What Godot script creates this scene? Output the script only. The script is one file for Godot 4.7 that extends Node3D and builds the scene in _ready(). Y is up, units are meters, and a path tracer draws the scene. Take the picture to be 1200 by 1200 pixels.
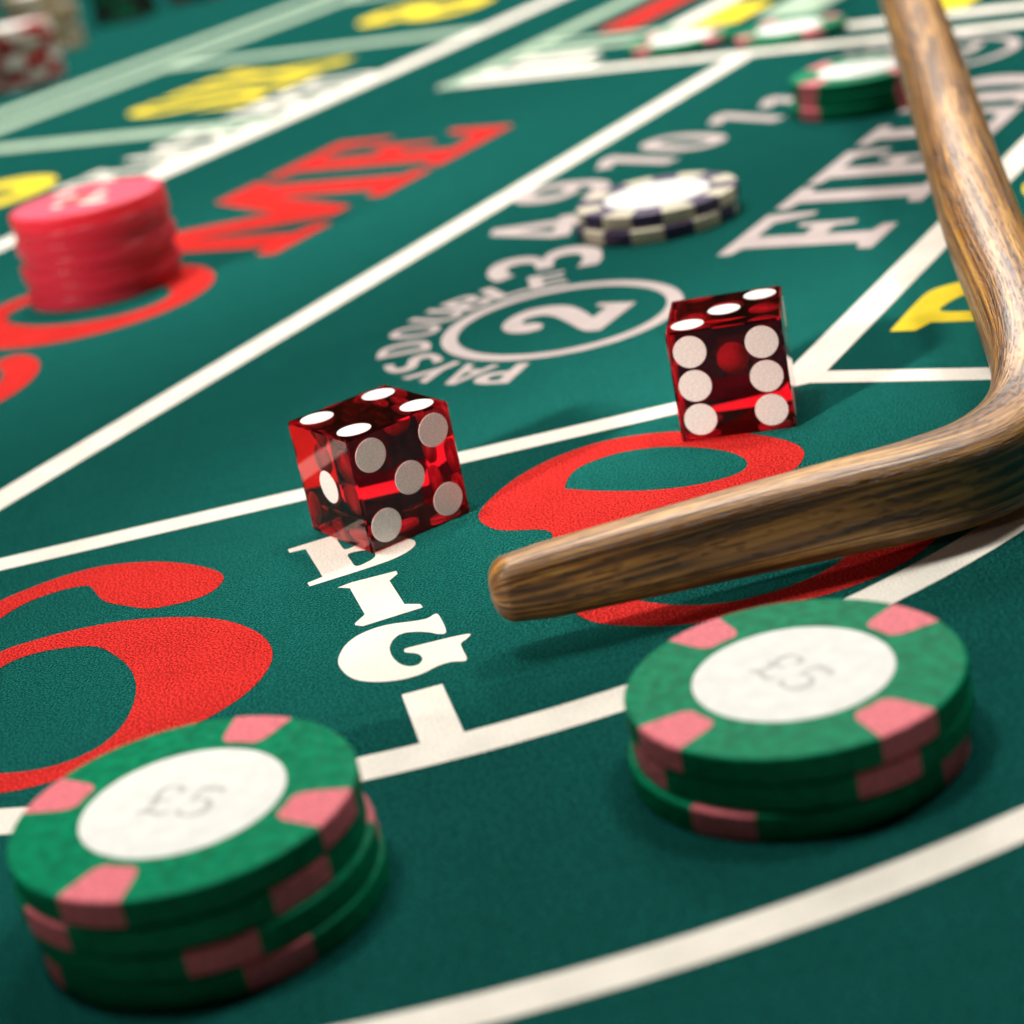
extends Node3D
# A craps table seen close: dice, chips and the stick on printed felt. Sizes in metres; most shapes are given in millimetres.

const MM := 0.001
var used := {}
var M := {}
var felt: MeshInstance3D
var chip_kinds := {}
var glyphs := {}
var PRINT_Y := 0.00006


func _ready() -> void:
	# ---- camera
	var cam := Camera3D.new()
	cam.name = "camera"
	add_child(cam)
	var forward := Vector3(0.0, -0.35490873, -0.93490095)
	var right := Vector3(0.979823, -0.18685603, 0.07093461)
	cam.transform = Transform3D(Basis(right, right.cross(forward).normalized(), -forward).orthonormalized(), Vector3(0, 0.113024, 0))
	var lens := CameraAttributesPhysical.new()
	lens.frustum_focal_length = 46.79
	lens.frustum_focus_distance = 0.298
	lens.exposure_aperture = 12.4
	lens.frustum_near = 0.01
	lens.frustum_far = 30.0
	cam.attributes = lens
	cam.fov = 28.77
	cam.near = 0.01
	cam.far = 30.0
	cam.current = true
	# ---- surroundings and lamps
	var env := Environment.new()
	env.background_mode = Environment.BG_COLOR
	env.background_color = Color(0.21, 0.125, 0.075).linear_to_srgb()
	env.background_energy_multiplier = 0.11
	env.tonemap_mode = Environment.TONE_MAPPER_LINEAR
	env.tonemap_exposure = 1.0
	env.sdfgi_enabled = true
	env.ssao_enabled = true
	env.ssil_enabled = true
	var we := WorldEnvironment.new()
	we.name = "surroundings"
	we.environment = env
	add_child(we)
	lamp("overhead_lamp", Vector3(-0.38, 2.0, -0.55), Vector3(0.0, 0, -0.55), Vector2(0.26, 0.26), 2.9, Color(1.0, 0.985, 0.955))
	lamp("second_overhead_lamp", Vector3(0.72, 1.75, -0.80), Vector3(0.0, 0, -0.50), Vector2(0.26, 0.26), 2.0, Color(1.0, 0.985, 0.955))
	lamp("side_lamp", Vector3(-1.2, 0.42, -0.42), Vector3(0.0, 0, -0.35), Vector2(0.35, 0.35), 0.07, Color(1.0, 0.92, 0.84))
	lamp("distant_lamp", Vector3(0.40, 1.62, -2.45), Vector3(0.05, 0, -0.45), Vector2(0.7, 0.35), 2.3, Color(1.0, 0.98, 0.95))
	var far := SpotLight3D.new()
	far.name = "far_lamp"
	far.spot_angle = 24.0
	far.spot_angle_attenuation = 1.0
	far.spot_range = 8.0
	far.spot_attenuation = 2.0
	far.light_size = 0.12
	far.light_energy = 4.4
	far.light_color = Color(1.0, 0.975, 0.94)
	far.shadow_enabled = true
	add_child(far)
	far.look_at_from_position(Vector3(-0.05, 1.9, -1.15), Vector3(0.0, 0, -1.05), Vector3.FORWARD)
	# a small lamp from the left on the tall stack of pink chips
	var near := SpotLight3D.new()
	near.name = "stack_lamp"
	near.spot_angle = 5.4
	near.spot_angle_attenuation = 1.0
	near.spot_range = 4.0
	near.spot_attenuation = 2.0
	near.light_size = 0.06
	near.light_energy = 0.75
	near.light_color = Color(1.0, 0.95, 0.90)
	near.shadow_enabled = true
	add_child(near)
	near.look_at_from_position(Vector3(-0.62, 0.30, -0.05), Vector3(-0.09, 0.015, -0.505))
	# a small narrow lamp from the front left that picks out the two dice
	var spot := SpotLight3D.new()
	spot.name = "narrow_lamp"
	spot.spot_angle = 4.1
	spot.spot_angle_attenuation = 1.0
	spot.spot_range = 4.0
	spot.spot_attenuation = 2.0
	spot.light_size = 0.05
	spot.light_energy = 1.55
	spot.light_color = Color(1.0, 0.95, 0.90)
	spot.shadow_enabled = true
	add_child(spot)
	spot.look_at_from_position(Vector3(-0.53, 0.33, 0.15), Vector3(0.008, 0.012, -0.314))

	make_materials()
	build_felt()
	build_prints()
	build_chips()
	build_dice()
	build_stick()


func lamp(called: String, at: Vector3, to: Vector3, size: Vector2, energy: float, color: Color) -> void:
	var l := AreaLight3D.new()
	l.name = called
	l.area_size = size
	l.area_normalize_energy = true
	l.light_energy = energy
	l.light_color = color
	l.shadow_enabled = true
	l.area_range = 8.0
	l.area_attenuation = 2.0
	add_child(l)
	l.look_at_from_position(at, to, Vector3.FORWARD if abs((to - at).normalized().y) > 0.95 else Vector3.UP)


# ------------------------------------------------------------------ helpers
func numbered(called: String) -> String:
	var n: int = used.get(called, -1) + 1
	used[called] = n
	return called if n == 0 else "%s_%03d" % [called, n]


func thing(called: String, label: String, category: String, at := Vector3.ZERO, turn := 0.0, group := "") -> Node3D:
	var o := Node3D.new()
	o.name = numbered(called)
	add_child(o)
	o.position = at
	o.rotation.y = turn
	tag(o, label, category, group)
	return o


func tag(o: Node, label: String, category: String, group := "") -> void:
	o.set_meta("label", label)
	o.set_meta("category", category)
	if group:
		o.set_meta("group", group)


func part(called: String, mesh: Mesh, m: Material, parent: Node3D) -> MeshInstance3D:
	var o := MeshInstance3D.new()
	o.name = called
	o.mesh = mesh
	o.material_override = m
	parent.add_child(o, true)
	return o


func lin(r: float, g: float, b: float, a := 1.0) -> Color:
	var c := Color(r, g, b).linear_to_srgb()
	c.a = a
	return c


func begin() -> SurfaceTool:
	var st := SurfaceTool.new()
	st.begin(Mesh.PRIMITIVE_TRIANGLES)
	return st


# one triangle turned so that its front looks along «out»
func tri(st: SurfaceTool, a: Vector3, b: Vector3, c: Vector3, out: Vector3, na := Vector3.ZERO, nb := Vector3.ZERO, nc := Vector3.ZERO) -> void:
	var face := (b - a).cross(c - a)
	var flip := face.dot(out) > 0.0
	if na == Vector3.ZERO:
		na = out
		nb = out
		nc = out
	st.set_normal(na)
	st.add_vertex(a)
	if flip:
		st.set_normal(nc)
		st.add_vertex(c)
		st.set_normal(nb)
		st.add_vertex(b)
	else:
		st.set_normal(nb)
		st.add_vertex(b)
		st.set_normal(nc)
		st.add_vertex(c)


# a grid of points with normals, as a smooth surface
func sheet(rows: Array, normals: Array, uvs: Array = []) -> ArrayMesh:
	var v := PackedVector3Array()
	var n := PackedVector3Array()
	var t := PackedVector2Array()
	var idx := PackedInt32Array()
	var w: int = rows[0].size()
	for i in rows.size():
		v.append_array(PackedVector3Array(rows[i]))
		n.append_array(PackedVector3Array(normals[i]))
		if uvs:
			t.append_array(PackedVector2Array(uvs[i]))
	for i in rows.size() - 1:
		for j in w - 1:
			var a := i * w + j
			var q := [a, a + 1, a + w, a + 1, a + w + 1, a + w]
			for k in [0, 3]:
				var p0: int = q[k]
				var p1: int = q[k + 1]
				var p2: int = q[k + 2]
				var face := (v[p1] - v[p0]).cross(v[p2] - v[p0])
				if face.length_squared() < 1e-20:
					continue
				if face.dot(n[p0] + n[p1] + n[p2]) > 0.0:
					idx.append_array([p0, p2, p1])
				else:
					idx.append_array([p0, p1, p2])
	var arr := []
	arr.resize(Mesh.ARRAY_MAX)
	arr[Mesh.ARRAY_VERTEX] = v
	arr[Mesh.ARRAY_NORMAL] = n
	if uvs:
		arr[Mesh.ARRAY_TEX_UV] = t
	arr[Mesh.ARRAY_INDEX] = idx
	var am := ArrayMesh.new()
	am.add_surface_from_arrays(Mesh.PRIMITIVE_TRIANGLES, arr)
	return am


# turned shape: profile of Vector2(radius, height), from a0 to a1, with an offset outwards
func turned(profile: Array, normals: Array, a0: float, a1: float, steps: int, shrink: Array = []) -> ArrayMesh:
	var rows := []
	var ns := []
	for k in profile.size():
		var row := []
		var nr := []
		var s: float = shrink[k] if shrink else 1.0
		var mid := (a0 + a1) / 2.0
		for i in steps + 1:
			var a := mid + (lerpf(a0, a1, float(i) / steps) - mid) * s
			var d := Vector3(cos(a), 0, sin(a))
			var p: Vector2 = profile[k]
			var q: Vector2 = normals[k]
			row.append(d * p.x + Vector3(0, p.y, 0))
			nr.append((d * q.x + Vector3(0, q.y, 0)).normalized())
		rows.append(row)
		ns.append(nr)
	return sheet(rows, ns)


# ------------------------------------------------------------------ materials
func noise_texture(size: int, freq: float, kind: int, octaves: int, lo: float, hi: float, seed_: int, tight := 0.0) -> NoiseTexture2D:
	var n := FastNoiseLite.new()
	n.seed = seed_
	n.noise_type = kind
	n.frequency = freq
	n.fractal_octaves = octaves
	var t := NoiseTexture2D.new()
	t.width = size
	t.height = size
	t.seamless = true
	t.noise = n
	if lo > -1.0:
		var g := Gradient.new()
		g.set_color(0, Color(lo, lo, lo))
		g.set_color(1, Color(hi, hi, hi))
		g.set_offset(0, tight)
		g.set_offset(1, 1.0 - tight)
		t.color_ramp = g
	return t


var fibre_color: NoiseTexture2D
var fibre_height: NoiseTexture2D
var fibre_print: NoiseTexture2D
var mottle: NoiseTexture2D


func cloth(c: Color, sheen: float, relief := 0.016, weave: Texture2D = null) -> StandardMaterial3D:
	var m := StandardMaterial3D.new()
	m.albedo_color = c
	m.albedo_texture = weave if weave else fibre_color
	m.uv1_triplanar = true
	m.uv1_world_triplanar = true
	m.uv1_scale = Vector3.ONE * 40.0
	m.roughness = 1.0
	m.metallic_specular = 0.0
	m.specular_mode = BaseMaterial3D.SPECULAR_DISABLED
	m.heightmap_enabled = true
	m.heightmap_texture = fibre_height
	m.heightmap_scale = relief
	m.detail_enabled = true
	m.detail_albedo = mottle
	m.detail_blend_mode = BaseMaterial3D.BLEND_MODE_MUL
	m.detail_uv_layer = BaseMaterial3D.DETAIL_UV_2
	m.uv2_triplanar = true
	m.uv2_world_triplanar = true
	m.uv2_scale = Vector3.ONE * 7.3
	m.rim_enabled = sheen > 0.0
	m.rim = sheen
	m.rim_tint = 0.8
	return m


func plain(c: Color, rough: float, spec := 0.5) -> StandardMaterial3D:
	var m := StandardMaterial3D.new()
	m.albedo_color = c
	m.roughness = rough
	m.metallic_specular = spec
	return m


func clay(c: Color, rough: float, tex: Texture2D, scale: float, relief: float, hgt: Texture2D) -> StandardMaterial3D:
	var m := plain(c, rough, 0.5)
	m.albedo_texture = tex
	m.uv1_triplanar = true
	m.uv1_scale = Vector3.ONE * scale
	m.heightmap_enabled = true
	m.heightmap_texture = hgt
	m.heightmap_scale = relief
	return m


func make_materials() -> void:
	fibre_color = noise_texture(512, 0.10, FastNoiseLite.TYPE_SIMPLEX_SMOOTH, 2, 0.5, 1.0, 3)
	fibre_height = noise_texture(512, 0.10, FastNoiseLite.TYPE_SIMPLEX_SMOOTH, 2, 0.0, 1.0, 3)
	fibre_print = noise_texture(512, 0.10, FastNoiseLite.TYPE_SIMPLEX_SMOOTH, 2, 0.88, 1.0, 3, 0.2)
	mottle = noise_texture(512, 0.02, FastNoiseLite.TYPE_SIMPLEX_SMOOTH, 4, 0.92, 1.0, 11)
	M.felt = cloth(lin(0.050, 0.61, 0.53), 1.0, 0.026, noise_texture(512, 0.10, FastNoiseLite.TYPE_SIMPLEX_SMOOTH, 2, 0.04, 0.51, 3, 0.27))
	M.felt.rim_tint = 1.0
	M.white = cloth(lin(0.92, 0.87, 0.78), 0.1, 0.004, fibre_print)
	M.rose = cloth(lin(0.57, 0.485, 0.475), 0.1, 0.004, fibre_print)
	M.red = cloth(lin(0.95, 0.046, 0.040), 0.1, 0.010, noise_texture(512, 0.10, FastNoiseLite.TYPE_SIMPLEX_SMOOTH, 2, 0.52, 1.0, 3, 0.25))
	M.yellow = cloth(lin(0.92, 0.72, 0.05), 0.1, 0.004, fibre_print)
	M.pale = cloth(lin(0.44, 0.58, 0.44), 0.1, 0.004, fibre_print)
	var grain := noise_texture(256, 0.05, FastNoiseLite.TYPE_SIMPLEX_SMOOTH, 4, 0.72, 1.0, 21)
	var bumps := noise_texture(256, 0.03, FastNoiseLite.TYPE_CELLULAR, 2, 0.0, 1.0, 22)
	var mold := noise_texture(256, 0.02, FastNoiseLite.TYPE_SIMPLEX_SMOOTH, 3, 0.74, 1.0, 24)
	M.chip_green = clay(lin(0.0, 0.255, 0.115), 0.5, mold, 70.0, 0.012, bumps)
	M.chip_green.metallic_specular = 0.18
	M.chip_spot = clay(lin(0.95, 0.20, 0.25), 0.65, grain, 90.0, 0.01, bumps)
	M.chip_purple = clay(lin(0.045, 0.018, 0.10), 0.4, grain, 90.0, 0.006, bumps)
	M.chip_cream = clay(lin(0.86, 0.78, 0.58), 0.4, grain, 90.0, 0.004, bumps)
	M.insert = clay(lin(0.82, 0.82, 0.79), 0.45, noise_texture(256, 0.02, FastNoiseLite.TYPE_SIMPLEX_SMOOTH, 3, 0.93, 1.0, 23), 60.0, 0.001, grain)
	M.insert.roughness = 0.7
	M.insert.metallic_specular = 0.3
	M.ink = plain(lin(0.46, 0.46, 0.44), 0.6)
	M.pink_face = plain(lin(0.93, 0.18, 0.28), 0.4)
	M.chip_pink = plain(lin(0.95, 0.05, 0.11), 0.3)
	M.chip_pink.backlight_enabled = true
	M.chip_pink.backlight = Color(1.0, 0.45, 0.5)
	M.pink_face.backlight_enabled = true
	M.pink_face.backlight = Color(0.9, 0.5, 0.55)
	M.chip_pink.clearcoat_enabled = true
	M.chip_pink.clearcoat = 0.9
	M.chip_pink.clearcoat_roughness = 0.30
	M.foil = plain(lin(0.98, 0.94, 0.80), 0.25)
	M.foil_red = plain(lin(0.75, 0.10, 0.03), 0.3)
	M.chip_red = clay(lin(0.50, 0.008, 0.012), 0.4, grain, 90.0, 0.004, bumps)
	M.chip_white = clay(lin(0.80, 0.74, 0.66), 0.4, grain, 90.0, 0.004, bumps)
	M.chip_tan = clay(lin(0.52, 0.38, 0.20), 0.45, grain, 90.0, 0.004, bumps)
	M.chip_brown = clay(lin(0.10, 0.05, 0.03), 0.45, grain, 90.0, 0.004, bumps)
	M.chip_black = clay(lin(0.025, 0.022, 0.02), 0.45, grain, 90.0, 0.004, bumps)
	M.chip_maroon = clay(lin(0.30, 0.05, 0.04), 0.45, grain, 90.0, 0.004, bumps)
	var g := StandardMaterial3D.new()
	g.albedo_color = lin(0.84, 0.008, 0.022, 0.0)
	g.transparency = BaseMaterial3D.TRANSPARENCY_ALPHA
	g.roughness = 0.0
	g.refraction_enabled = true
	g.refraction_scale = 0.05
	M.die = g
	M.pip = clay(lin(0.93, 0.90, 0.87), 0.35, noise_texture(256, 0.09, FastNoiseLite.TYPE_SIMPLEX_SMOOTH, 3, 0.86, 1.0, 31), 90.0, 0.001, grain)


# ------------------------------------------------------------------ felt and print
func build_felt() -> void:
	var b := BoxMesh.new()
	b.size = Vector3(6.0, 0.03, 6.0)
	felt = MeshInstance3D.new()
	felt.name = "felt_table_top"
	felt.mesh = b
	felt.material_override = M.felt
	felt.position = Vector3(0, -0.015, -1.2)
	add_child(felt)
	tag(felt, "green felt craps table top printed with betting boxes", "table")
	felt.set_meta("kind", "structure")


# the betting layout's own axes: s along the rows of boxes, t across them, in millimetres
func st2(s: float, t: float) -> Vector2:
	return Vector2(-29.28 + 0.52973 * s + 0.84817 * t, -461.09 - 0.84817 * s + 0.52973 * t)


func area2(p: PackedVector2Array) -> float:
	var a := 0.0
	for i in p.size():
		a += p[i].cross(p[(i + 1) % p.size()])
	return a / 2.0


# joins each hole to the outline by a slit, so that one polygon is left
func with_holes(outer: PackedVector2Array, holes: Array) -> PackedVector2Array:
	var o := outer.duplicate()
	if area2(o) < 0.0:
		o.reverse()
	for h: PackedVector2Array in holes:
		var hole := h.duplicate()
		if area2(hole) > 0.0:
			hole.reverse()
		var best := 1e20
		var bi := 0
		var bj := 0
		for i in o.size():
			for j in hole.size():
				var d := o[i].distance_squared_to(hole[j])
				if d < best:
					best = d
					bi = i
					bj = j
		var joined := PackedVector2Array()
		joined.append_array(o.slice(0, bi + 1))
		for k in hole.size() + 1:
			joined.append(hole[(bj + k) % hole.size()])
		joined.append(o[bi])
		joined.append_array(o.slice(bi + 1))
		o = joined
	return o


# ear clipping that allows doubled points, as the slits to the holes make them
func ears(p: PackedVector2Array) -> PackedInt32Array:
	var out := PackedInt32Array()
	var left := range(p.size())
	var guard := 0
	while left.size() > 3 and guard < 4000:
		guard += 1
		var found := false
		var c: int = left.size()
		for loose in 2:
			for i in c:
				var ia: int = left[(i - 1 + c) % c]
				var ib: int = left[i]
				var ic: int = left[(i + 1) % c]
				var a := p[ia]
				var b := p[ib]
				var d := p[ic]
				var turn := (b - a).cross(d - b)
				if turn <= (1e-9 if loose == 0 else -1e-7):
					continue
				var free := true
				if loose == 0:
					for k in left:
						var q := p[k]
						if k == ia or k == ib or k == ic or q.is_equal_approx(a) or q.is_equal_approx(b) or q.is_equal_approx(d):
							continue
						if (b - a).cross(q - a) >= 0.0 and (d - b).cross(q - b) >= 0.0 and (a - d).cross(q - d) >= 0.0:
							free = false
							break
				if free:
					out.append_array([ia, ib, ic])
					left.remove_at(i)
					found = true
					break
			if found:
				break
		if not found:
			break
	if left.size() == 3:
		out.append_array(left)
	return out


# a flat print on the felt, from an outline in plan millimetres
func print_shape(called: String, outer: PackedVector2Array, m: Material, holes: Array = [], parent: Node3D = null, y := -1.0) -> void:
	var poly := with_holes(outer, holes)
	var ids := ears(poly)
	if ids.is_empty():
		print("no triangles for ", called, " ", outer.size())
		return
	var st := begin()
	PRINT_Y += 0.000001
	var h := PRINT_Y - felt.position.y
	for k in range(0, ids.size(), 3):
		var q := []
		for e in 3:
			var v := poly[ids[k + e]]
			q.append(Vector3(v.x * MM, h, v.y * MM) - Vector3(felt.position.x, 0, felt.position.z))
		tri(st, q[0], q[1], q[2], Vector3.UP)
	part(called, st.commit(), m, felt)


func smooth(p: PackedVector2Array, n := 5) -> PackedVector2Array:
	var out := PackedVector2Array()
	var c := p.size()
	for i in c:
		for k in n:
			out.append(p[i].cubic_interpolate(p[(i + 1) % c], p[(i - 1 + c) % c], p[(i + 2) % c], float(k) / n))
	return out


func pv(flat: Array) -> PackedVector2Array:
	var out := PackedVector2Array()
	for i in range(0, flat.size(), 2):
		out.append(Vector2(flat[i], flat[i + 1]))
	return out


func strip(a: Vector2, b: Vector2, w: float, m: Material, called := "printed_line") -> void:
	var n := (b - a).normalized().orthogonal() * w / 2.0
	print_shape(called, PackedVector2Array([a + n, b + n, b - n, a - n]), m)


func line_st(s0: float, t0: float, s1: float, t1: float, w: float, m: Material) -> void:
	strip(st2(s0, t0), st2(s1, t1), w, m)


func ring_band(c: Vector2, r0: float, r1: float, a0: float, a1: float, m: Material, called := "printed_line") -> void:
	var outer := PackedVector2Array()
	var n := 72
	for i in n + 1:
		var a := lerpf(a0, a1, float(i) / n)
		outer.append(c + Vector2(cos(a), sin(a)) * r1)
	for i in n + 1:
		var a := lerpf(a1, a0, float(i) / n)
		outer.append(c + Vector2(cos(a), sin(a)) * r0)
	print_shape(called, outer, m)


func oval(c: Vector2, rx: float, ry: float, turn := 0.0, n := 48) -> PackedVector2Array:
	var out := PackedVector2Array()
	for i in n:
		var a := TAU * i / n
		out.append(c + Vector2(cos(a) * rx, sin(a) * ry).rotated(turn))
	return out


# slab-serif capitals in a box of 100 by 100, y up; [outline, holes...]
func slab(ch: String) -> Array:
	match ch:
		"F":
			return [pv([0, 0, 56, 0, 56, 9, 40, 12, 40, 42, 58, 42, 62, 30, 70, 30, 70, 68, 62, 68, 58, 56, 40, 56, 40, 88, 74, 88, 90, 66, 98, 66, 95, 100, 0, 100, 0, 91, 14, 88, 14, 12, 0, 9])]
		"I":
			return [pv([0, 0, 100, 0, 100, 9, 74, 12, 74, 88, 100, 91, 100, 100, 0, 100, 0, 91, 26, 88, 26, 12, 0, 9])]
		"E":
			return [pv([0, 0, 96, 0, 100, 36, 91, 36, 74, 13, 42, 12, 42, 44, 56, 44, 60, 32, 68, 32, 68, 68, 60, 68, 56, 56, 42, 56, 42, 88, 70, 88, 84, 68, 93, 68, 91, 100, 0, 100, 0, 91, 14, 88, 14, 12, 0, 9])]
		"L":
			return [pv([0, 0, 96, 0, 100, 42, 91, 42, 74, 13, 46, 12, 46, 88, 62, 91, 62, 100, 0, 100, 0, 91, 16, 88, 16, 12, 0, 9])]
		"D":
			return [smooth_corner([0, 0, 50, 0, 72, 4, 90, 20, 100, 50, 90, 80, 72, 96, 50, 100, 0, 100, 0, 91, 14, 88, 14, 12, 0, 9]), smooth(pv([42, 12, 56, 14, 66, 26, 70, 50, 66, 74, 56, 86, 42, 88, 42, 50]), 4)]
		"M":
			return [pv([0, 0, 34, 0, 34, 9, 24, 12, 24, 66, 45, 8, 55, 8, 76, 66, 76, 12, 66, 9, 66, 0, 100, 0, 100, 9, 94, 12, 94, 88, 100, 91, 100, 100, 74, 100, 52, 46, 28, 100, 0, 100, 0, 91, 9, 88, 9, 12, 0, 9])]
		"O":
			return [oval(Vector2(50, 50), 50, 50), oval(Vector2(50, 50), 25, 37)]
		"C":
			return [smooth(pv([92, 66, 94, 98, 86, 98, 82, 92, 66, 99, 50, 100, 22, 92, 5, 72, 0, 50, 5, 28, 22, 8, 50, 0, 74, 5, 92, 18, 100, 34, 92, 38, 78, 22, 60, 14, 42, 20, 32, 36, 30, 50, 32, 66, 42, 82, 58, 88, 72, 82, 84, 66]), 3)]
		"P":
			return [smooth_corner([0, 0, 56, 0, 48, 9, 34, 12, 34, 40, 66, 41, 86, 47, 99, 60, 100, 70, 96, 84, 82, 96, 62, 100, 0, 100, 0, 91, 14, 88, 14, 12, 0, 9]), smooth(pv([34, 51, 56, 52, 70, 59, 75, 70, 70, 81, 56, 87, 34, 88, 33, 70]), 3)]
		"A":
			return [pv([0, 0, 38, 0, 38, 9, 28, 12, 33, 26, 62, 26, 67, 12, 57, 9, 57, 0, 100, 0, 100, 9, 92, 12, 62, 100, 40, 100, 9, 12, 0, 9]), pv([37, 38, 58, 38, 48, 70])]
		"S":
			return [smooth(pv([8, 0, 14, 6, 26, 1, 48, -1, 78, 5, 92, 26, 82, 48, 58, 58, 36, 66, 30, 76, 40, 88, 56, 88, 70, 80, 78, 66, 86, 66, 86, 100, 80, 100, 74, 95, 60, 100, 42, 101, 16, 94, 4, 74, 14, 54, 40, 42, 62, 32, 66, 22, 54, 12, 38, 12, 22, 22, 10, 36, 2, 36, 2, 0]), 3)]
		"N":
			return [pv([0, 0, 36, 0, 36, 9, 25, 12, 25, 66, 76, 0, 90, 0, 90, 88, 100, 91, 100, 100, 64, 100, 64, 91, 76, 88, 76, 38, 30, 100, 0, 100, 0, 91, 12, 88, 12, 12, 0, 9])]
		"B":
			return [smooth_corner([0, 0, 58, 0, 84, 5, 99, 18, 99, 34, 86, 47, 70, 52, 84, 58, 93, 70, 90, 86, 76, 97, 56, 100, 0, 100, 0, 91, 14, 88, 14, 12, 0, 9]), smooth(pv([44, 12, 54, 13, 63, 20, 64, 34, 56, 43, 44, 45, 43, 28]), 3), smooth(pv([44, 58, 53, 59, 60, 66, 60, 78, 54, 86, 44, 88, 43, 72]), 3)]
		"4":
			return [pv([40, 0, 96, 0, 96, 9, 84, 12, 84, 26, 100, 26, 100, 40, 84, 40, 84, 100, 56, 100, 0, 42, 0, 26, 54, 26, 54, 12, 40, 9]), pv([24, 42, 54, 42, 54, 72])]
		"5":
			return [smooth_corner([10, 100, 88, 100, 92, 74, 34, 74, 32, 62, 50, 66, 76, 62, 96, 44, 94, 20, 74, 4, 44, -2, 14, 4, 2, 20, 10, 34, 30, 32, 34, 20, 50, 16, 62, 24, 64, 38, 52, 46, 36, 44, 24, 36, 8, 42])]
		"8":
			return [smooth(pv([50, 0, 84, 6, 98, 26, 88, 48, 78, 54, 90, 66, 92, 84, 76, 97, 50, 101, 24, 97, 8, 84, 10, 66, 22, 54, 12, 48, 2, 26, 16, 6]), 3), oval(Vector2(50, 28), 14, 13, 0, 20), oval(Vector2(50, 78), 11, 10, 0, 20)]
		"X":
			return [pv([0, 0, 36, 0, 36, 9, 28, 12, 48, 36, 66, 12, 58, 9, 58, 0, 100, 0, 100, 9, 92, 12, 64, 54, 88, 88, 96, 91, 96, 100, 60, 100, 60, 91, 68, 88, 52, 68, 38, 88, 46, 91, 46, 100, 4, 100, 4, 91, 12, 88, 36, 50, 8, 12, 0, 9])]
		"2":
			return [smooth_corner([6, 0, 97, 0, 99, 34, 90, 34, 84, 22, 50, 22, 74, 40, 92, 58, 96, 76, 84, 94, 56, 101, 28, 97, 9, 84, 6, 68, 16, 58, 30, 60, 37, 70, 34, 79, 46, 85, 58, 82, 64, 72, 56, 58, 36, 40, 6, 14])]
		"T":
			return [pv([24, 0, 76, 0, 76, 9, 63, 12, 63, 88, 78, 87, 92, 66, 100, 66, 98, 100, 2, 100, 0, 66, 8, 66, 22, 87, 37, 88, 37, 12, 24, 9])]
	return []


# rounds only the shallow corners of an outline, so that serifs stay square
func smooth_corner(flat: Array) -> PackedVector2Array:
	var p := pv(flat)
	var c := p.size()
	var out := PackedVector2Array()
	var soft := []
	for i in c:
		var d0 := (p[i] - p[(i - 1 + c) % c]).normalized()
		var d1 := (p[(i + 1) % c] - p[i]).normalized()
		soft.append(d0.dot(d1) > 0.45)
	for i in c:
		var j := (i + 1) % c
		if soft[i] or soft[j]:
			var before := p[(i - 1 + c) % c] if soft[i] else p[i]
			var after := p[(i + 2) % c] if soft[j] else p[j]
			for k in 5:
				out.append(p[i].cubic_interpolate(p[j], before, after, k / 5.0))
		else:
			out.append(p[i])
	return out


# puts a capital into the plan: its lower left corner, its width along «x» and its height along «up»
func capital(ch: String, at: Vector2, x: Vector2, up: Vector2, m: Material, lean := 0.0) -> void:
	var g := slab(ch)
	var moved := []
	for k in g.size():
		var o := PackedVector2Array()
		for v: Vector2 in g[k]:
			o.append(at + x * (v.x + lean * v.y) / 100.0 + up * v.y / 100.0)
		moved.append(o)
	print_shape("printed_letter", moved[0], m, moved.slice(1))


func capital_st(ch: String, s0: float, s1: float, t_base: float, t_top: float, m: Material) -> void:
	var a := st2(s0, t_base)
	capital(ch, a, st2(s1, t_base) - a, st2(s0, t_top) - a, m)


# a character of a font, laid flat: centre, size of its box (0 keeps the proportion), turn of its upright direction
func glyph_mesh(ch: String, bold := true) -> Array:
	var key := ch + str(bold)
	if not glyphs.has(key):
		var f := SystemFont.new()
		f.font_names = PackedStringArray(["Droid Sans" if bold else "Droid Serif"])
		f.font_weight = 700 if bold else 400
		var t := TextMesh.new()
		t.font = f
		t.font_size = 64
		t.pixel_size = 0.01
		t.depth = 0.0
		t.text = ch
		var arr := t.get_mesh_arrays()
		var v: PackedVector3Array = arr[Mesh.ARRAY_VERTEX]
		var idx: PackedInt32Array = arr[Mesh.ARRAY_INDEX] if arr[Mesh.ARRAY_INDEX] != null else PackedInt32Array(range(v.size()))
		var lo := Vector2(1e9, 1e9)
		var hi := -lo
		for p in v:
			lo = lo.min(Vector2(p.x, p.y))
			hi = hi.max(Vector2(p.x, p.y))
		glyphs[key] = [v, idx, lo, hi]
	return glyphs[key]


func character(ch: String, centre: Vector2, x: Vector2, up: Vector2, m: Material, parent: Node3D, origin: Vector3, called := "printed_letter", bold := true) -> void:
	var g := glyph_mesh(ch, bold)
	var v: PackedVector3Array = g[0]
	var idx: PackedInt32Array = g[1]
	var lo: Vector2 = g[2]
	var hi: Vector2 = g[3]
	if v.is_empty():
		print("no glyph ", ch)
		return
	var st := begin()
	for k in range(0, idx.size(), 3):
		var q := []
		for e in 3:
			var p := v[idx[k + e]]
			var f := (Vector2(p.x, p.y) - (lo + hi) / 2.0) / (hi - lo)
			var w := centre + x * f.x + up * f.y
			q.append(Vector3(w.x * MM, 0, w.y * MM) + origin)
		if ((q[1] - q[0]) as Vector3).cross(q[2] - q[0]).length() > 1e-14:
			tri(st, q[0], q[1], q[2], Vector3.UP)
	part(called, st.commit(), m, parent)


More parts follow.
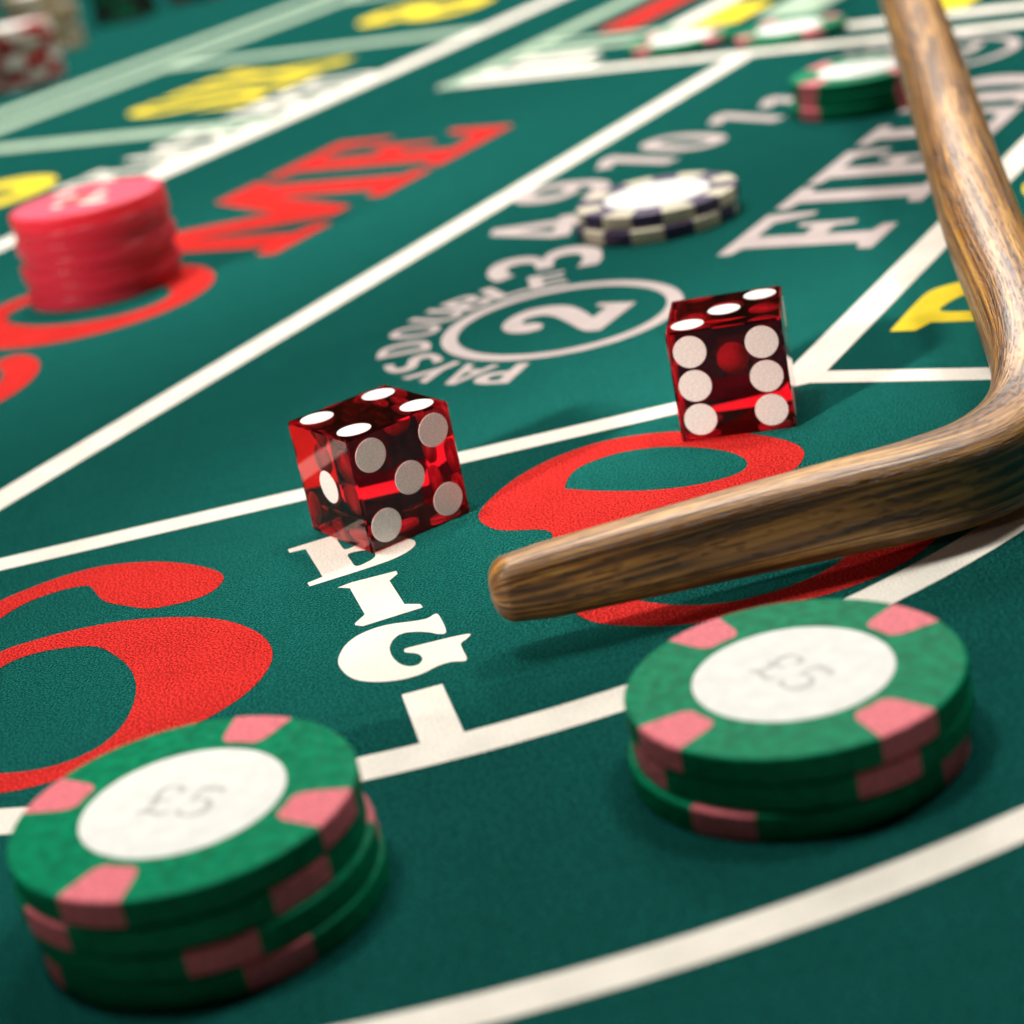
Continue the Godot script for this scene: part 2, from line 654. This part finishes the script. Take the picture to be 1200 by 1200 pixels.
func felt_character(ch: String, centre: Vector2, w: float, h: float, x_dir: Vector2, m: Material) -> void:
	var x := x_dir.normalized()
	var up := Vector2(x.y, -x.x)
	PRINT_Y += 0.000001
	character(ch, centre, x * w, up * h, m, felt, Vector3(0, PRINT_Y, 0) - felt.position, "printed_letter" if ch > "9" else "printed_number")


func build_prints() -> void:
	var s_dir := Vector2(0.52973, -0.84817)
	var t_dir := Vector2(0.84817, 0.52973)
	# lines of the near corner
	line_st(-150, 0, 258, 0, 8.2, M.white)
	strip(Vector2(-122, -319.3), Vector2(56.5, -333.8), 6.2, M.white)
	strip(Vector2(53.4, -335.5), Vector2(150, -275), 6.0, M.white)
	strip(Vector2(57.5, -339) - s_dir * 6.5, Vector2(57.5, -339) + s_dir * 345, 7.6, M.white)
	ring_band(Vector2(-29.2, -375.4), 151.7, 158.2, deg_to_rad(20), deg_to_rad(150), M.white)
	ring_band(Vector2(-29.2, -375.4), 208.0, 213.3, deg_to_rad(20), deg_to_rad(150), M.white)
	print_shape("printed_line", pv([-19.1, -239.1, -13.6, -239.9, -11.2, -223.4, -16.9, -223.0]), M.white)
	# BIG, set one letter under another
	capital("B", Vector2(-32.6, -283.6), Vector2(17.6, -5.2), Vector2(-4.0, -17.6), M.white)
	print_shape("printed_letter", pv([-28.2, -280.8, -26.0, -281.8, -19.1, -282.7, -18.9, -281.4, -20.2, -279.4, -18.1, -269.3, -15.8, -268.1, -15.4, -266.7, -24.3, -264.3, -25.4, -265.2, -25.5, -265.9, -24.0, -268.4, -26.3, -279.6]), M.white)
	print_shape("printed_letter", smooth(pv([-13.5, -263.4, -12.8, -260.4, -12.4, -256.3, -13.5, -256.2, -14.8, -257.4, -16.6, -258.5, -18.4, -258.9, -19.7, -257.9, -20.5, -255.2, -20.2, -251.9, -19.2, -249.0, -17.9, -247.5, -16.6, -247.5, -16.0, -249.0, -16.5, -250.8, -17.6, -251.8, -18.4, -252.4, -18.4, -253.2, -17.5, -253.7, -9.6, -254.3, -9.5, -252.9, -10.5, -251.6, -10.4, -249.6, -10.0, -247.0, -10.2, -245.6, -12.1, -246.2, -14.1, -245.7, -16.2, -244.3, -18.8, -243.8, -21.8, -244.4, -24.8, -246.2, -26.6, -248.9, -27.7, -252.5, -27.7, -255.6, -26.8, -258.9, -25.1, -261.3, -22.7, -262.7, -20.0, -263.0, -16.8, -262.4, -14.9, -262.4]), 3), M.white)
	# 6: the hook with its ball, and the bowl
	print_shape("printed_number", smooth(pv([-97, -283, -91, -297, -85, -304, -81, -307, -75, -310, -68, -311, -60, -308.5, -54, -304.5, -49.5, -300, -47, -296, -47, -292.3, -49, -289, -53, -287.6, -58, -288, -62, -291, -66, -295, -68.2, -300, -69.2, -302.6, -71, -303.8, -75, -303.6, -80, -301, -84, -295, -88.5, -284, -90.5, -272, -91, -262, -88, -274, -81, -282.3, -77, -284.2, -71, -285.3, -64, -285.3, -58, -284, -51, -281, -45.4, -277, -41, -271.5, -38.4, -266, -37.4, -260.5, -38.2, -255, -40.4, -250, -44, -245.6, -49, -241.6, -54, -238.6, -60, -236.2, -68, -234.2, -76, -235, -86, -240, -94, -250, -98, -264, -98.6, -274]), 3), M.red, [smooth(pv([-79.5, -276.5, -75, -279.2, -70, -279, -65, -277, -61.8, -272.5, -59, -267, -57.2, -260.5, -56.8, -254, -57.6, -247.5, -60, -242.4, -64, -239.6, -69, -239, -75, -241, -80, -247, -83, -256, -83, -267]), 3)])
	# 8: two loops
	print_shape("printed_number", smooth(pv([4.5, -287, -2.6, -291, -5.4, -298, -3.2, -305, 2, -313, 9, -319, 17, -322, 25, -321.4, 33, -318, 40.5, -312, 46, -304.5, 47.6, -298, 45, -291.6, 41, -288.4, 47, -287, 55, -281, 60.5, -272, 61, -262, 57, -254, 49, -247, 39.5, -243.4, 29, -242.8, 19, -243.2, 9, -248.6, 5, -256, 2.6, -265, 3.2, -274, 5.2, -281.5]), 4), M.red, [smooth(pv([9.2, -304, 12, -311.4, 19, -314.8, 26.5, -313.6, 33, -309, 37.2, -303.6, 38.4, -298, 36, -294.2, 29.4, -293, 22, -294.8, 15, -298.6, 10.6, -302]), 4), smooth(pv([13, -277, 21, -281, 31, -280.6, 40, -277, 46.6, -270, 48, -262, 44, -254, 37, -249, 28, -247, 20, -249.4, 13, -256, 10, -265]), 4)])
	# the field strip: 2 in its ring, the round lettering, the arched numbers, FIELD
	var two := st2(-24, 71)
	var twelve := st2(224, 77)
	for c: Vector2 in [two, twelve]:
		print_shape("printed_ring", oval(c, 25.7, 25.7, 0.0, 72), M.rose, [oval(c, 22.3, 22.3, 0.0, 72)])
	capital_st("2", -33.5, -14, 84, 58, M.rose)
	felt_character("12", twelve, 27, 24, s_dir, M.rose)
	var words := "PAYS DOUBLE"
	var angles := [185, 172, 157, 140, 0, 119, 99, 81, 65, 49, 32]
	for k in words.length():
		if words[k] == " ":
			continue
		var a := deg_to_rad(angles[k])
		var out := s_dir * cos(a) - t_dir * sin(a)
		felt_character(words[k], two + out * 33.6, 8.4, 11.4, s_dir * sin(a) + t_dir * cos(a), M.rose)
		a = deg_to_rad(angles[k] - 37)
		out = s_dir * cos(a) - t_dir * sin(a)
		felt_character(words[k], twelve + out * 33.6, 8.4, 11.4, s_dir * sin(a) + t_dir * cos(a), M.rose)
	var arch := [["3", 19, 45, 28, 20], ["4", 49, 29, 20, 21], ["9", 86, 17, 0, 21], ["10", 124, 28, -20, 38], ["11", 164, 44, -28, 32]]
	for q in arch:
		felt_character(q[0], st2(q[1], q[2]), q[4], 27, s_dir.rotated(-deg_to_rad(q[3])), M.rose)
	var field := [["F", 17, 50], ["I", 53, 72], ["E", 75, 109], ["L", 112, 144], ["D", 147, 184]]
	for q in field:
		capital_st(q[0], q[1], q[2], 125, 89.5, M.rose)
	# COME
	var come := [["C", -104, -36], ["O", -31, 36], ["M", 41, 126], ["E", 131, 181]]
	for q in come:
		capital_st(q[0], q[1], q[2], -47.5, -113, M.red)
	# the pass line's lettering
	var pass_line := [["P", -39, -7], ["A", -2, 38], ["S", 45, 78], ["S", 84, 118]]
	for q in pass_line:
		capital_st(q[0], q[1], q[2], 201, 147, M.yellow)
	# far rows
	line_st(-170, -171, 640, -171, 11, M.white)
	for s in [-105.0, 61.0, 227.0, 389.0, 551.0]:
		line_st(s, -177, s, -345, 13, M.pale)
	line_st(-170, -352, 700, -352, 14, M.pale)
	line_st(-170, -386, 760, -386, 14, M.pale)
	var place := "PLACE BETS"
	for k in place.length():
		if place[k] != " ":
			capital_st(place[k], 138 + k * 17.2, 138 + k * 17.2 + 17.0, -176, -209, M.white)
	for q in [["4", -45, 1], ["5", 118, 168], ["S", 266, 297], ["I", 299, 317], ["X", 319, 354], ["8", 442, 500]]:
		capital_st(q[0], q[1], q[2], -218, -283, M.yellow)
	# end of the boxes and the middle of the table
	line_st(262, -122, 262, 160, 10, M.white)
	line_st(258, -117, 640, -117, 9, M.pale)
	line_st(300, -58, 640, -58, 10, M.white)
	line_st(344, -89, 640, -89, 16, M.red)
	line_st(330, -113, 330, -53, 8, M.pale)
	line_st(276, -112, 276, -64, 12, M.white)
	line_st(296, -108, 296, -74, 12, M.white)
	line_st(312, -112, 312, -64, 9, M.pale)
	line_st(294, 22, 294, 160, 12, M.white)
	line_st(330, -41, 372, -41, 20, M.yellow)
	line_st(303, 52, 345, 52, 22, M.yellow)
	line_st(330, -12, 420, -12, 24, M.pale)


# ------------------------------------------------------------------ chips
func chip_profile(r: float, h: float, bev: float, grow := 0.0) -> Array:
	# from the middle of the top to the middle of the underside: points and normals
	var p := []
	var n := []
	p.append(Vector2(0.0, h + grow)); n.append(Vector2(0, 1))
	p.append(Vector2(r * 0.6, h + grow)); n.append(Vector2(0, 1))
	for k in 5:
		var a := PI / 2 * (1.0 - k / 4.0)
		p.append(Vector2(r - bev + (bev + grow) * cos(a), h - bev + (bev + grow) * sin(a)))
		n.append(Vector2(cos(a), sin(a)))
	for k in 5:
		var a := -PI / 2 * (k / 4.0)
		p.append(Vector2(r - bev + (bev + grow) * cos(a), bev + (bev + grow) * sin(a)))
		n.append(Vector2(cos(a), sin(a)))
	p.append(Vector2(0.0, -grow)); n.append(Vector2(0, -1))
	return [p, n]


func make_chip(kind: String) -> Node3D:
	if chip_kinds.has(kind):
		var copy: Node3D = chip_kinds[kind].duplicate()
		copy.name = numbered("casino_chip")
		add_child(copy)
		return copy
	var k: Dictionary = {
		"green": {"body": M.chip_green, "spot": M.chip_spot, "n": 4, "w": 11.5, "inner": 0.665, "insert": 11.6},
		"purple": {"body": M.chip_purple, "spot": M.chip_cream, "n": 8, "w": 11.6, "inner": 0.71, "insert": 12.8},
		"pink": {"body": M.chip_pink, "n": 0},
		"red": {"body": M.chip_red, "spot": M.chip_white, "n": 5, "w": 16.0, "inner": 0.66, "insert": 11.6},
		"tan": {"body": M.chip_tan, "spot": M.chip_white, "n": 4, "w": 12.0, "inner": 0.66, "insert": 11.6},
		"brown": {"body": M.chip_brown, "spot": M.chip_tan, "n": 4, "w": 10.0, "inner": 0.66, "insert": 11.6},
		"black": {"body": M.chip_black, "spot": M.chip_green, "n": 4, "w": 14.0, "inner": 0.66, "insert": 11.6},
		"maroon": {"body": M.chip_maroon, "spot": M.chip_black, "n": 4, "w": 18.0, "inner": 0.66, "insert": 11.6},
	}[kind]
	var r := 19.5 if kind != "pink" else 20.2
	var h := 3.3 if kind != "pink" else 3.5
	var bev := 0.42 if kind != "pink" else 0.42
	var root := Node3D.new()
	root.name = numbered("casino_chip")
	add_child(root)
	var pr := chip_profile(r * MM, (h - 0.06) * MM, bev * MM)
	part("body", turned(pr[0], pr[1], 0, TAU, 96), k.body, root)
	if k.n:
		# an edge spot runs over the top, round the edge and under the chip
		var g := chip_profile(r * MM, (h - 0.06) * MM, bev * MM, 0.028 * MM)
		var p := []
		var n := []
		var sh := []
		var inner: float = k.inner * r * MM
		var top: float = g[0][0].y
		var round_by := 1.9 * MM
		for i in 5:
			var a := PI / 2 * i / 4.0
			p.append(Vector2(inner + round_by * (1.0 - cos(a)), top))
			n.append(Vector2(0, 1))
			sh.append(1.0 - (1.0 - sin(a)) * 0.45)
		for i in range(2, 12):
			p.append(g[0][i])
			n.append(g[1][i])
			sh.append(1.0)
		p.append(Vector2(inner, g[0][12].y)); n.append(Vector2(0, -1)); sh.append(0.95)
		var half := deg_to_rad(k.w)
		var mesh := turned(p, n, -half, half, 12, sh)
		for i in k.n:
			var o := part("edge_spot", mesh, k.spot, root)
			o.rotation.y = TAU * i / k.n
		# the round label let into the middle
		var lr: float = k.insert * MM
		var lt: float = (h - 0.06) * MM
		var lp := [Vector2(0, lt + 0.04 * MM), Vector2(lr * 0.97, lt + 0.04 * MM), Vector2(lr, lt + 0.01 * MM), Vector2(lr, lt - 0.2 * MM)]
		var lab := part("label_disc", turned(lp, [Vector2(0, 1), Vector2(0, 1), Vector2(0.7, 0.7), Vector2(1, 0)], 0, TAU, 72), M.insert, root)
		if kind == "green":
			character("£", Vector2(-2.6, 0), Vector2(4.0, 0), Vector2(0, -6.2), M.ink, lab, Vector3(0, lt + 0.06 * MM, 0), "printed_mark", false)
			character("5", Vector2(2.4, 0), Vector2(3.8, 0), Vector2(0, -6.2), M.ink, lab, Vector3(0, lt + 0.06 * MM, 0), "printed_number", false)
	else:
		# smooth plastic chip with a frosted face let into the top
		var ft: float = (h - 0.06) * MM
		part("face", turned([Vector2(0, ft + 0.05 * MM), Vector2(18.9 * MM, ft + 0.05 * MM), Vector2(19.2 * MM, ft + 0.02 * MM), Vector2(19.3 * MM, ft - 0.1 * MM)], [Vector2(0, 1), Vector2(0, 1), Vector2(0.7, 0.7), Vector2(1, 0)], 0, TAU, 96), M.pink_face, root)
	chip_kinds[kind] = root
	return root


const ORD := ["bottom", "second from the bottom", "third from the bottom", "fourth from the bottom", "fifth from the bottom", "sixth from the bottom", "seventh from the bottom", "eighth from the bottom", "ninth from the bottom", "tenth from the bottom"]


# a stack: kind, base in plan millimetres, slips (dx, dz) and turns in degrees from the bottom up
func stack(kind: String, at: Vector2, slips: Array, turns: Array, look: String, group: String) -> Array:
	var made := []
	var h := 3.5 if kind == "pink" else 3.3
	for i in turns.size():
		var o := make_chip(kind)
		var s: Vector2 = slips[i] if i < slips.size() else Vector2.ZERO
		o.position = Vector3((at.x + s.x) * MM, 0.0001 + i * h * MM, (at.y + s.y) * MM)
		o.rotation.y = -deg_to_rad(turns[i])
		var which: String = ORD[i]
		if i == turns.size() - 1 and i > 0:
			which = "top"
		tag(o, look % which if turns.size() > 1 else look, "casino chip", group)
		made.append(o)
	return made


func build_chips() -> void:
	var a := Vector2(-41.63, -195.77)
	stack("green", a, [Vector2(0.9, 0.6), Vector2(0.5, 0.5), Vector2(-0.2, 0.2), Vector2.ZERO], [65, 80, 138, 26], "green chip with pink spots, %s in the stack touching the red 6", "green chips of the two front stacks")
	var b := Vector2(27.59, -203.29)
	stack("green", b, [Vector2(-0.7, 0.4), Vector2(0.1, 0.1), Vector2.ZERO], [36, 72, 62], "green chip with pink spots, %s in the stack below the stick head", "green chips of the two front stacks")
	stack("purple", Vector2(48.9, -471.5), [Vector2(-0.8, 1.6), Vector2(0.3, 0.2)], [14, 38], "purple and cream chip on the arched numbers, %s of the two", "purple and cream chips")
	var pinks := stack("pink", Vector2(-92.0, -520.0), [Vector2(-1.0, -1.6), Vector2(-0.2, -0.8), Vector2(-0.9, -0.6), Vector2(0.5, 0.3), Vector2(-0.4, 0.2), Vector2(0.3, 0.4), Vector2.ZERO], [0, 40, 80, 130, 170, 210, 0], "glossy pink chip, %s in the tall stack on the red letter O", "pink chips of the tall stack")
	var crown: Node3D = pinks[6]
	var e := [Vector2(-7.1, 3.6), Vector2(-7.6, -7.6), Vector2(-5.0, -7.2), Vector2(3.6, -4.6), Vector2(2.4, 0.8), Vector2(0.4, 5.4), Vector2(5.0, 7.6), Vector2(2.8, 7.0)]
	for q: Vector2 in e:
		var d := part("foil_dot", turned([Vector2(0, 0.10) * MM, Vector2(1.7, 0.08) * MM, Vector2(1.95, 0) * MM], [Vector2(0, 1), Vector2(0.3, 1), Vector2(1, 0.3)], 0, TAU, 20), M.foil, crown)
		d.position = Vector3(q.x * MM, 3.43 * MM, q.y * MM)
	for q: Vector2 in [Vector2(-4.1, 0.4), Vector2(-1.2, -4.2)]:
		var mark := part("foil_mark", turned([Vector2(0, 0.07) * MM, Vector2(2.3, 0.07) * MM, Vector2(2.4, 0) * MM], [Vector2(0, 1), Vector2(0, 1), Vector2(1, 0.3)], 0, TAU, 32), M.foil_red, crown)
		mark.position = Vector3(q.x * MM, 3.43 * MM, q.y * MM)
	stack("green", Vector2(120.5, -561.0), [Vector2(-1.0, 0.6), Vector2(0.2, 0.4), Vector2.ZERO], [59, 65, 61], "green chip, %s in the blurred stack behind the stick's shaft", "green chips behind the stick")
	stack("green", Vector2(93.5, -726.0), [], [60], "single green chip with white label lying left on the far end line", "green chips on the far end line")
	stack("green", Vector2(128.0, -700.0), [], [76], "single green chip with white label lying on the far end line nearer the stick", "green chips on the far end line")
	# the stacks at the far side
	far_stack("red", Vector2(-194, -1020), 9, 5, "red and white chip, %s in the blurred far corner stack")
	far_stack("tan", Vector2(-203, -1165), 10, 6, "tan chip, %s in the blurred stack behind the red and white one")
	far_stack("brown", Vector2(-262, -1230), 10, 7, "dark brown chip, %s in the blurred stack left of the tan one")
	far_stack("black", Vector2(-170, -1262), 9, 8, "black chip with green spots, %s in the far blurred stack")
	far_stack("maroon", Vector2(-128, -1305), 9, 9, "maroon and black chip, %s in the farthest blurred stack")


func far_stack(kind: String, at: Vector2, n: int, seed_: int, look: String) -> void:
	var rng := RandomNumberGenerator.new()
	rng.seed = seed_
	var slips := []
	var turns := []
	for i in n:
		slips.append(Vector2(rng.randf_range(-1, 1), rng.randf_range(-1, 1)) * 0.7)
		turns.append(rng.randf_range(0, 90))
	stack(kind, at, slips, turns, look, kind + " chips of a far stack")


# ------------------------------------------------------------------ dice
func die_body(s: float, c: float) -> ArrayMesh:
	# a cube with narrow chamfers along its edges, standing on y = 0
	var h := s / 2.0
	var i := h - c
	var st := begin()
	var up := Vector3(0, h, 0)
	var axes := [Vector3.RIGHT, Vector3.UP, Vector3.BACK]
	for k in 3:
		for g: float in [-1.0, 1.0]:
			var n: Vector3 = axes[k] * g
			var u: Vector3 = axes[(k + 1) % 3]
			var w: Vector3 = axes[(k + 2) % 3]
			var q := [n * h - u * i - w * i + up, n * h + u * i - w * i + up, n * h + u * i + w * i + up, n * h - u * i + w * i + up]
			tri(st, q[0], q[1], q[2], n)
			tri(st, q[0], q[2], q[3], n)
			for g2: float in [-1.0, 1.0]:
				var n2: Vector3 = u * g2
				var e := [n * h + n2 * i - w * i + up, n * h + n2 * i + w * i + up, n * i + n2 * h + w * i + up, n * i + n2 * h - w * i + up]
				var out := (n + n2).normalized()
				tri(st, e[0], e[1], e[2], out)
				tri(st, e[0], e[2], e[3], out)
	for x: float in [-1.0, 1.0]:
		for y: float in [-1.0, 1.0]:
			for z: float in [-1.0, 1.0]:
				tri(st, Vector3(x * h, y * i, z * i) + up, Vector3(x * i, y * h, z * i) + up, Vector3(x * i, y * i, z * h) + up, Vector3(x, y, z).normalized())
	return st.commit()


func build_dice() -> void:
	var a := thing("casino_die", "clear red die between the words BIG and PAYS, four white pips on top", "die", Vector3(-0.01953, 0.0001, -0.30457), -1.02760, "red dice")
	fill_die(a, {"+z": 1, "+x": 5, "+y": 4, "-z": 6, "-x": 2, "-y": 3}, false)
	var b := thing("casino_die", "clear red die on the top of the red 8, showing six white pips", "die", Vector3(0.04145, 0.0001, -0.32087), -0.20147, "red dice")
	fill_die(b, {"+z": 6, "+x": 2, "+y": 3, "-z": 1, "-x": 5, "-y": 4}, true)


func fill_die(root: Node3D, faces: Dictionary, flip: bool) -> void:
	var s := 19.05 * MM
	part("body", die_body(s, 0.28 * MM), M.die, root)
	var r := 2.75 * MM
	var disc := turned([Vector2(0, 0.03 * MM), Vector2(r * 0.97, 0.03 * MM), Vector2(r, 0.0), Vector2(r, -0.35 * MM), Vector2(0, -0.35 * MM)], [Vector2(0, 1), Vector2(0.0, 1), Vector2(1, 0.4), Vector2(1, 0), Vector2(0, -1)], 0, TAU, 40)
	var d := 5.9 * MM
	for f: String in faces:
		var n := Vector3.ZERO
		n["xyz".find(f[1])] = 1.0 if f[0] == "+" else -1.0
		var u := Vector3.RIGHT if abs(n.x) < 0.5 else Vector3.BACK
		var w := n.cross(u)
		var spots := []
		var k: int = faces[f]
		if k % 2 == 1:
			spots.append(Vector2.ZERO)
		if k >= 2:
			spots.append_array([Vector2(-1, -1), Vector2(1, 1)] if flip else [Vector2(-1, 1), Vector2(1, -1)])
		if k >= 4:
			spots.append_array([Vector2(-1, 1), Vector2(1, -1)] if flip else [Vector2(-1, -1), Vector2(1, 1)])
		if k == 6:
			spots.append_array([Vector2(-1, 0), Vector2(1, 0)])
		for q: Vector2 in spots:
			var o := part("pip", disc, M.pip, root)
			o.transform = Transform3D(Basis(u, n, u.cross(n)), Vector3(0, s / 2, 0) + n * s / 2 + (u * q.x + w * q.y) * d)


# ------------------------------------------------------------------ the stick
func wood_images() -> Array:
	var w := 384
	var h := 1024
	var col := Image.create(w, h, false, Image.FORMAT_RGB8)
	var hgt := Image.create(w, h, false, Image.FORMAT_RGB8)
	var n1 := FastNoiseLite.new()
	n1.seed = 5
	n1.noise_type = FastNoiseLite.TYPE_SIMPLEX_SMOOTH
	n1.frequency = 1.0
	n1.fractal_octaves = 3
	var n2 := FastNoiseLite.new()
	n2.seed = 9
	n2.noise_type = FastNoiseLite.TYPE_SIMPLEX_SMOOTH
	n2.frequency = 1.0
	n2.fractal_octaves = 2
	var ramp := Gradient.new()
	ramp.offsets = PackedFloat32Array([0.0, 0.35, 0.6, 1.0])
	ramp.colors = PackedColorArray([lin(0.022, 0.007, 0.001), lin(0.095, 0.034, 0.004), lin(0.33, 0.135, 0.019), lin(0.76, 0.42, 0.095)])
	for x in w:
		var a := TAU * x / w
		var cx := cos(a)
		var cz := sin(a)
		for y in h:
			var v := float(y) / h
			var b := TAU * v
			# long streaks and short dark pores; both run round and close on themselves
			var streak := n1.get_noise_3d(cx * 2.6 + sin(b) * 0.35, cz * 2.6 + cos(b) * 0.35, 0.0)
			var fine := n2.get_noise_3d(cx * 15.0 + sin(b) * 1.6, cz * 15.0 + cos(b) * 1.6, 4.0)
			var pore := n2.get_noise_3d(cx * 30.0, cz * 30.0, v * 36.0) 
			var t := clampf(0.57 + 0.42 * streak + 0.55 * fine, 0.0, 1.0)
			var deep := smoothstep(0.18, 0.5, pore)
			t = clampf(t - 0.20 * deep, 0.0, 1.0)
			col.set_pixel(x, y, ramp.sample(t))
			var g := clampf(0.7 + 0.25 * fine - 0.55 * deep, 0.0, 1.0)
			hgt.set_pixel(x, y, Color(g, g, g))
	return [ImageTexture.create_from_image(col), ImageTexture.create_from_image(hgt)]


func build_stick() -> void:
	var tex := wood_images()
	var m := StandardMaterial3D.new()
	m.albedo_texture = tex[0]
	m.roughness = 0.5
	m.metallic_specular = 0.6
	m.heightmap_enabled = true
	m.heightmap_texture = tex[1]
	m.heightmap_scale = 0.025
	m.clearcoat_enabled = true
	m.clearcoat = 0.45
	m.clearcoat_roughness = 0.30
	var curve := Curve3D.new()
	# centre line in millimetres (x, height, z) with half width and half height of the section
	var knots := [
		[-2.0, 9.2, -245.5, 2.9, 4.3], [2.6, 9.1, -246.0, 3.1, 4.85], [16.9, 9.0, -247.8, 3.3, 5.4], [33.7, 8.8, -250.0, 3.6, 6.0], [45.8, 8.6, -251.5, 4.0, 6.3],
		[56.0, 8.3, -253.3, 4.6, 6.5], [66.0, 8.1, -257.3, 5.4, 6.6], [74.6, 8.2, -266.5, 6.0, 6.6], [80.4, 9.4, -279.5, 6.4, 6.6], [84.3, 11.8, -295.0, 6.6, 6.6],
		[91.6, 18.0, -340.9, 6.8, 6.7], [103.2, 26.0, -403.3, 6.85, 6.8], [123.9, 34.0, -508.0, 7.0, 7.0], [166.0, 51.0, -720.0, 7.1, 7.1], [220.0, 73.0, -990.0, 7.2, 7.2]]
	for k in knots:
		curve.add_point(Vector3(k[0], k[1], k[2]) * MM)
	for i in knots.size():
		var p0 := curve.get_point_position(maxi(i - 1, 0))
		var p1 := curve.get_point_position(mini(i + 1, knots.size() - 1))
		var here := curve.get_point_position(i)
		var dir := (p1 - p0).normalized()
		if i > 0:
			curve.set_point_in(i, -dir * here.distance_to(p0) / 3.0)
		if i < knots.size() - 1:
			curve.set_point_out(i, dir * here.distance_to(p1) / 3.0)
	var rows := []
	var ns := []
	var uvs := []
	var around := 40
	var total := 0.0
	var last := Vector3.ZERO
	var list := []
	for i in knots.size() - 1:
		var steps := 10 if i < 12 else 14
		for k in steps + (1 if i == knots.size() - 2 else 0):
			list.append([curve.sample(i, float(k) / steps), i, float(k) / steps])
	# the rounded tip: slices that shrink to a point before the first knot
	var first: Vector3 = list[0][0]
	var axis: Vector3 = ((list[1][0] as Vector3) - first).normalized()
	var tips := []
	for k in 9:
		var a := PI / 2 * k / 8.0
		tips.append([first - axis * (1.0 - sin(a)) * 4.2 * MM * 0.0 - axis * cos(a) * 3.0 * MM, sin(a)])
	var all := []
	for k in 8:
		all.append([tips[k][0], axis, knots[0][3], knots[0][4], maxf(tips[k][1], 0.02), tips[k][1]])
	for i in list.size():
		var p: Vector3 = list[i][0]
		var nxt: Vector3 = list[mini(i + 1, list.size() - 1)][0]
		var prv: Vector3 = list[maxi(i - 1, 0)][0]
		var k: int = list[i][1]
		var f: float = list[i][2]
		all.append([p, (nxt - prv).normalized(), lerpf(knots[k][3], knots[k + 1][3], f), lerpf(knots[k][4], knots[k + 1][4], f), 1.0, 1.0])
	for i in all.size():
		var p: Vector3 = all[i][0]
		var d: Vector3 = all[i][1]
		var side := d.cross(Vector3.UP).normalized()
		var up := side.cross(d).normalized()
		if i > 0:
			total += p.distance_to(last)
		last = p
		var row := []
		var nr := []
		var tr := []
		# squarish section at the head that turns round towards the shaft
		var power := lerpf(5.0, 2.5, smoothstep(0.07, 0.13, total))
		var sc: float = pow(all[i][4], 2.0 / 2.6)
		for j in around + 1:
			var a := TAU * j / around
			var ca := cos(a)
			var sa := sin(a)
			var x := signf(ca) * pow(absf(ca), 2.0 / power)
			var y := signf(sa) * pow(absf(sa), 2.0 / power)
			row.append(p + (side * x * all[i][2] + up * y * all[i][3]) * MM * sc)
			var nx := signf(ca) * pow(absf(ca), 2.0 - 2.0 / power)
			var ny := signf(sa) * pow(absf(sa), 2.0 - 2.0 / power)
			var q: float = all[i][5]
			nr.append(((side * nx + up * ny).normalized() * maxf(q, 0.01) - d * sqrt(maxf(0.0, 1.0 - q * q))).normalized())
			tr.append(Vector2(float(j) / around, total / 0.16))
		rows.append(row)
		ns.append(nr)
		uvs.append(tr)
	var o := MeshInstance3D.new()
	o.name = "craps_stick"
	o.mesh = sheet(rows, ns, uvs)
	o.material_override = m
	add_child(o)
	tag(o, "bent brown wooden stick with rounded head reaching across the red 8", "craps stick")
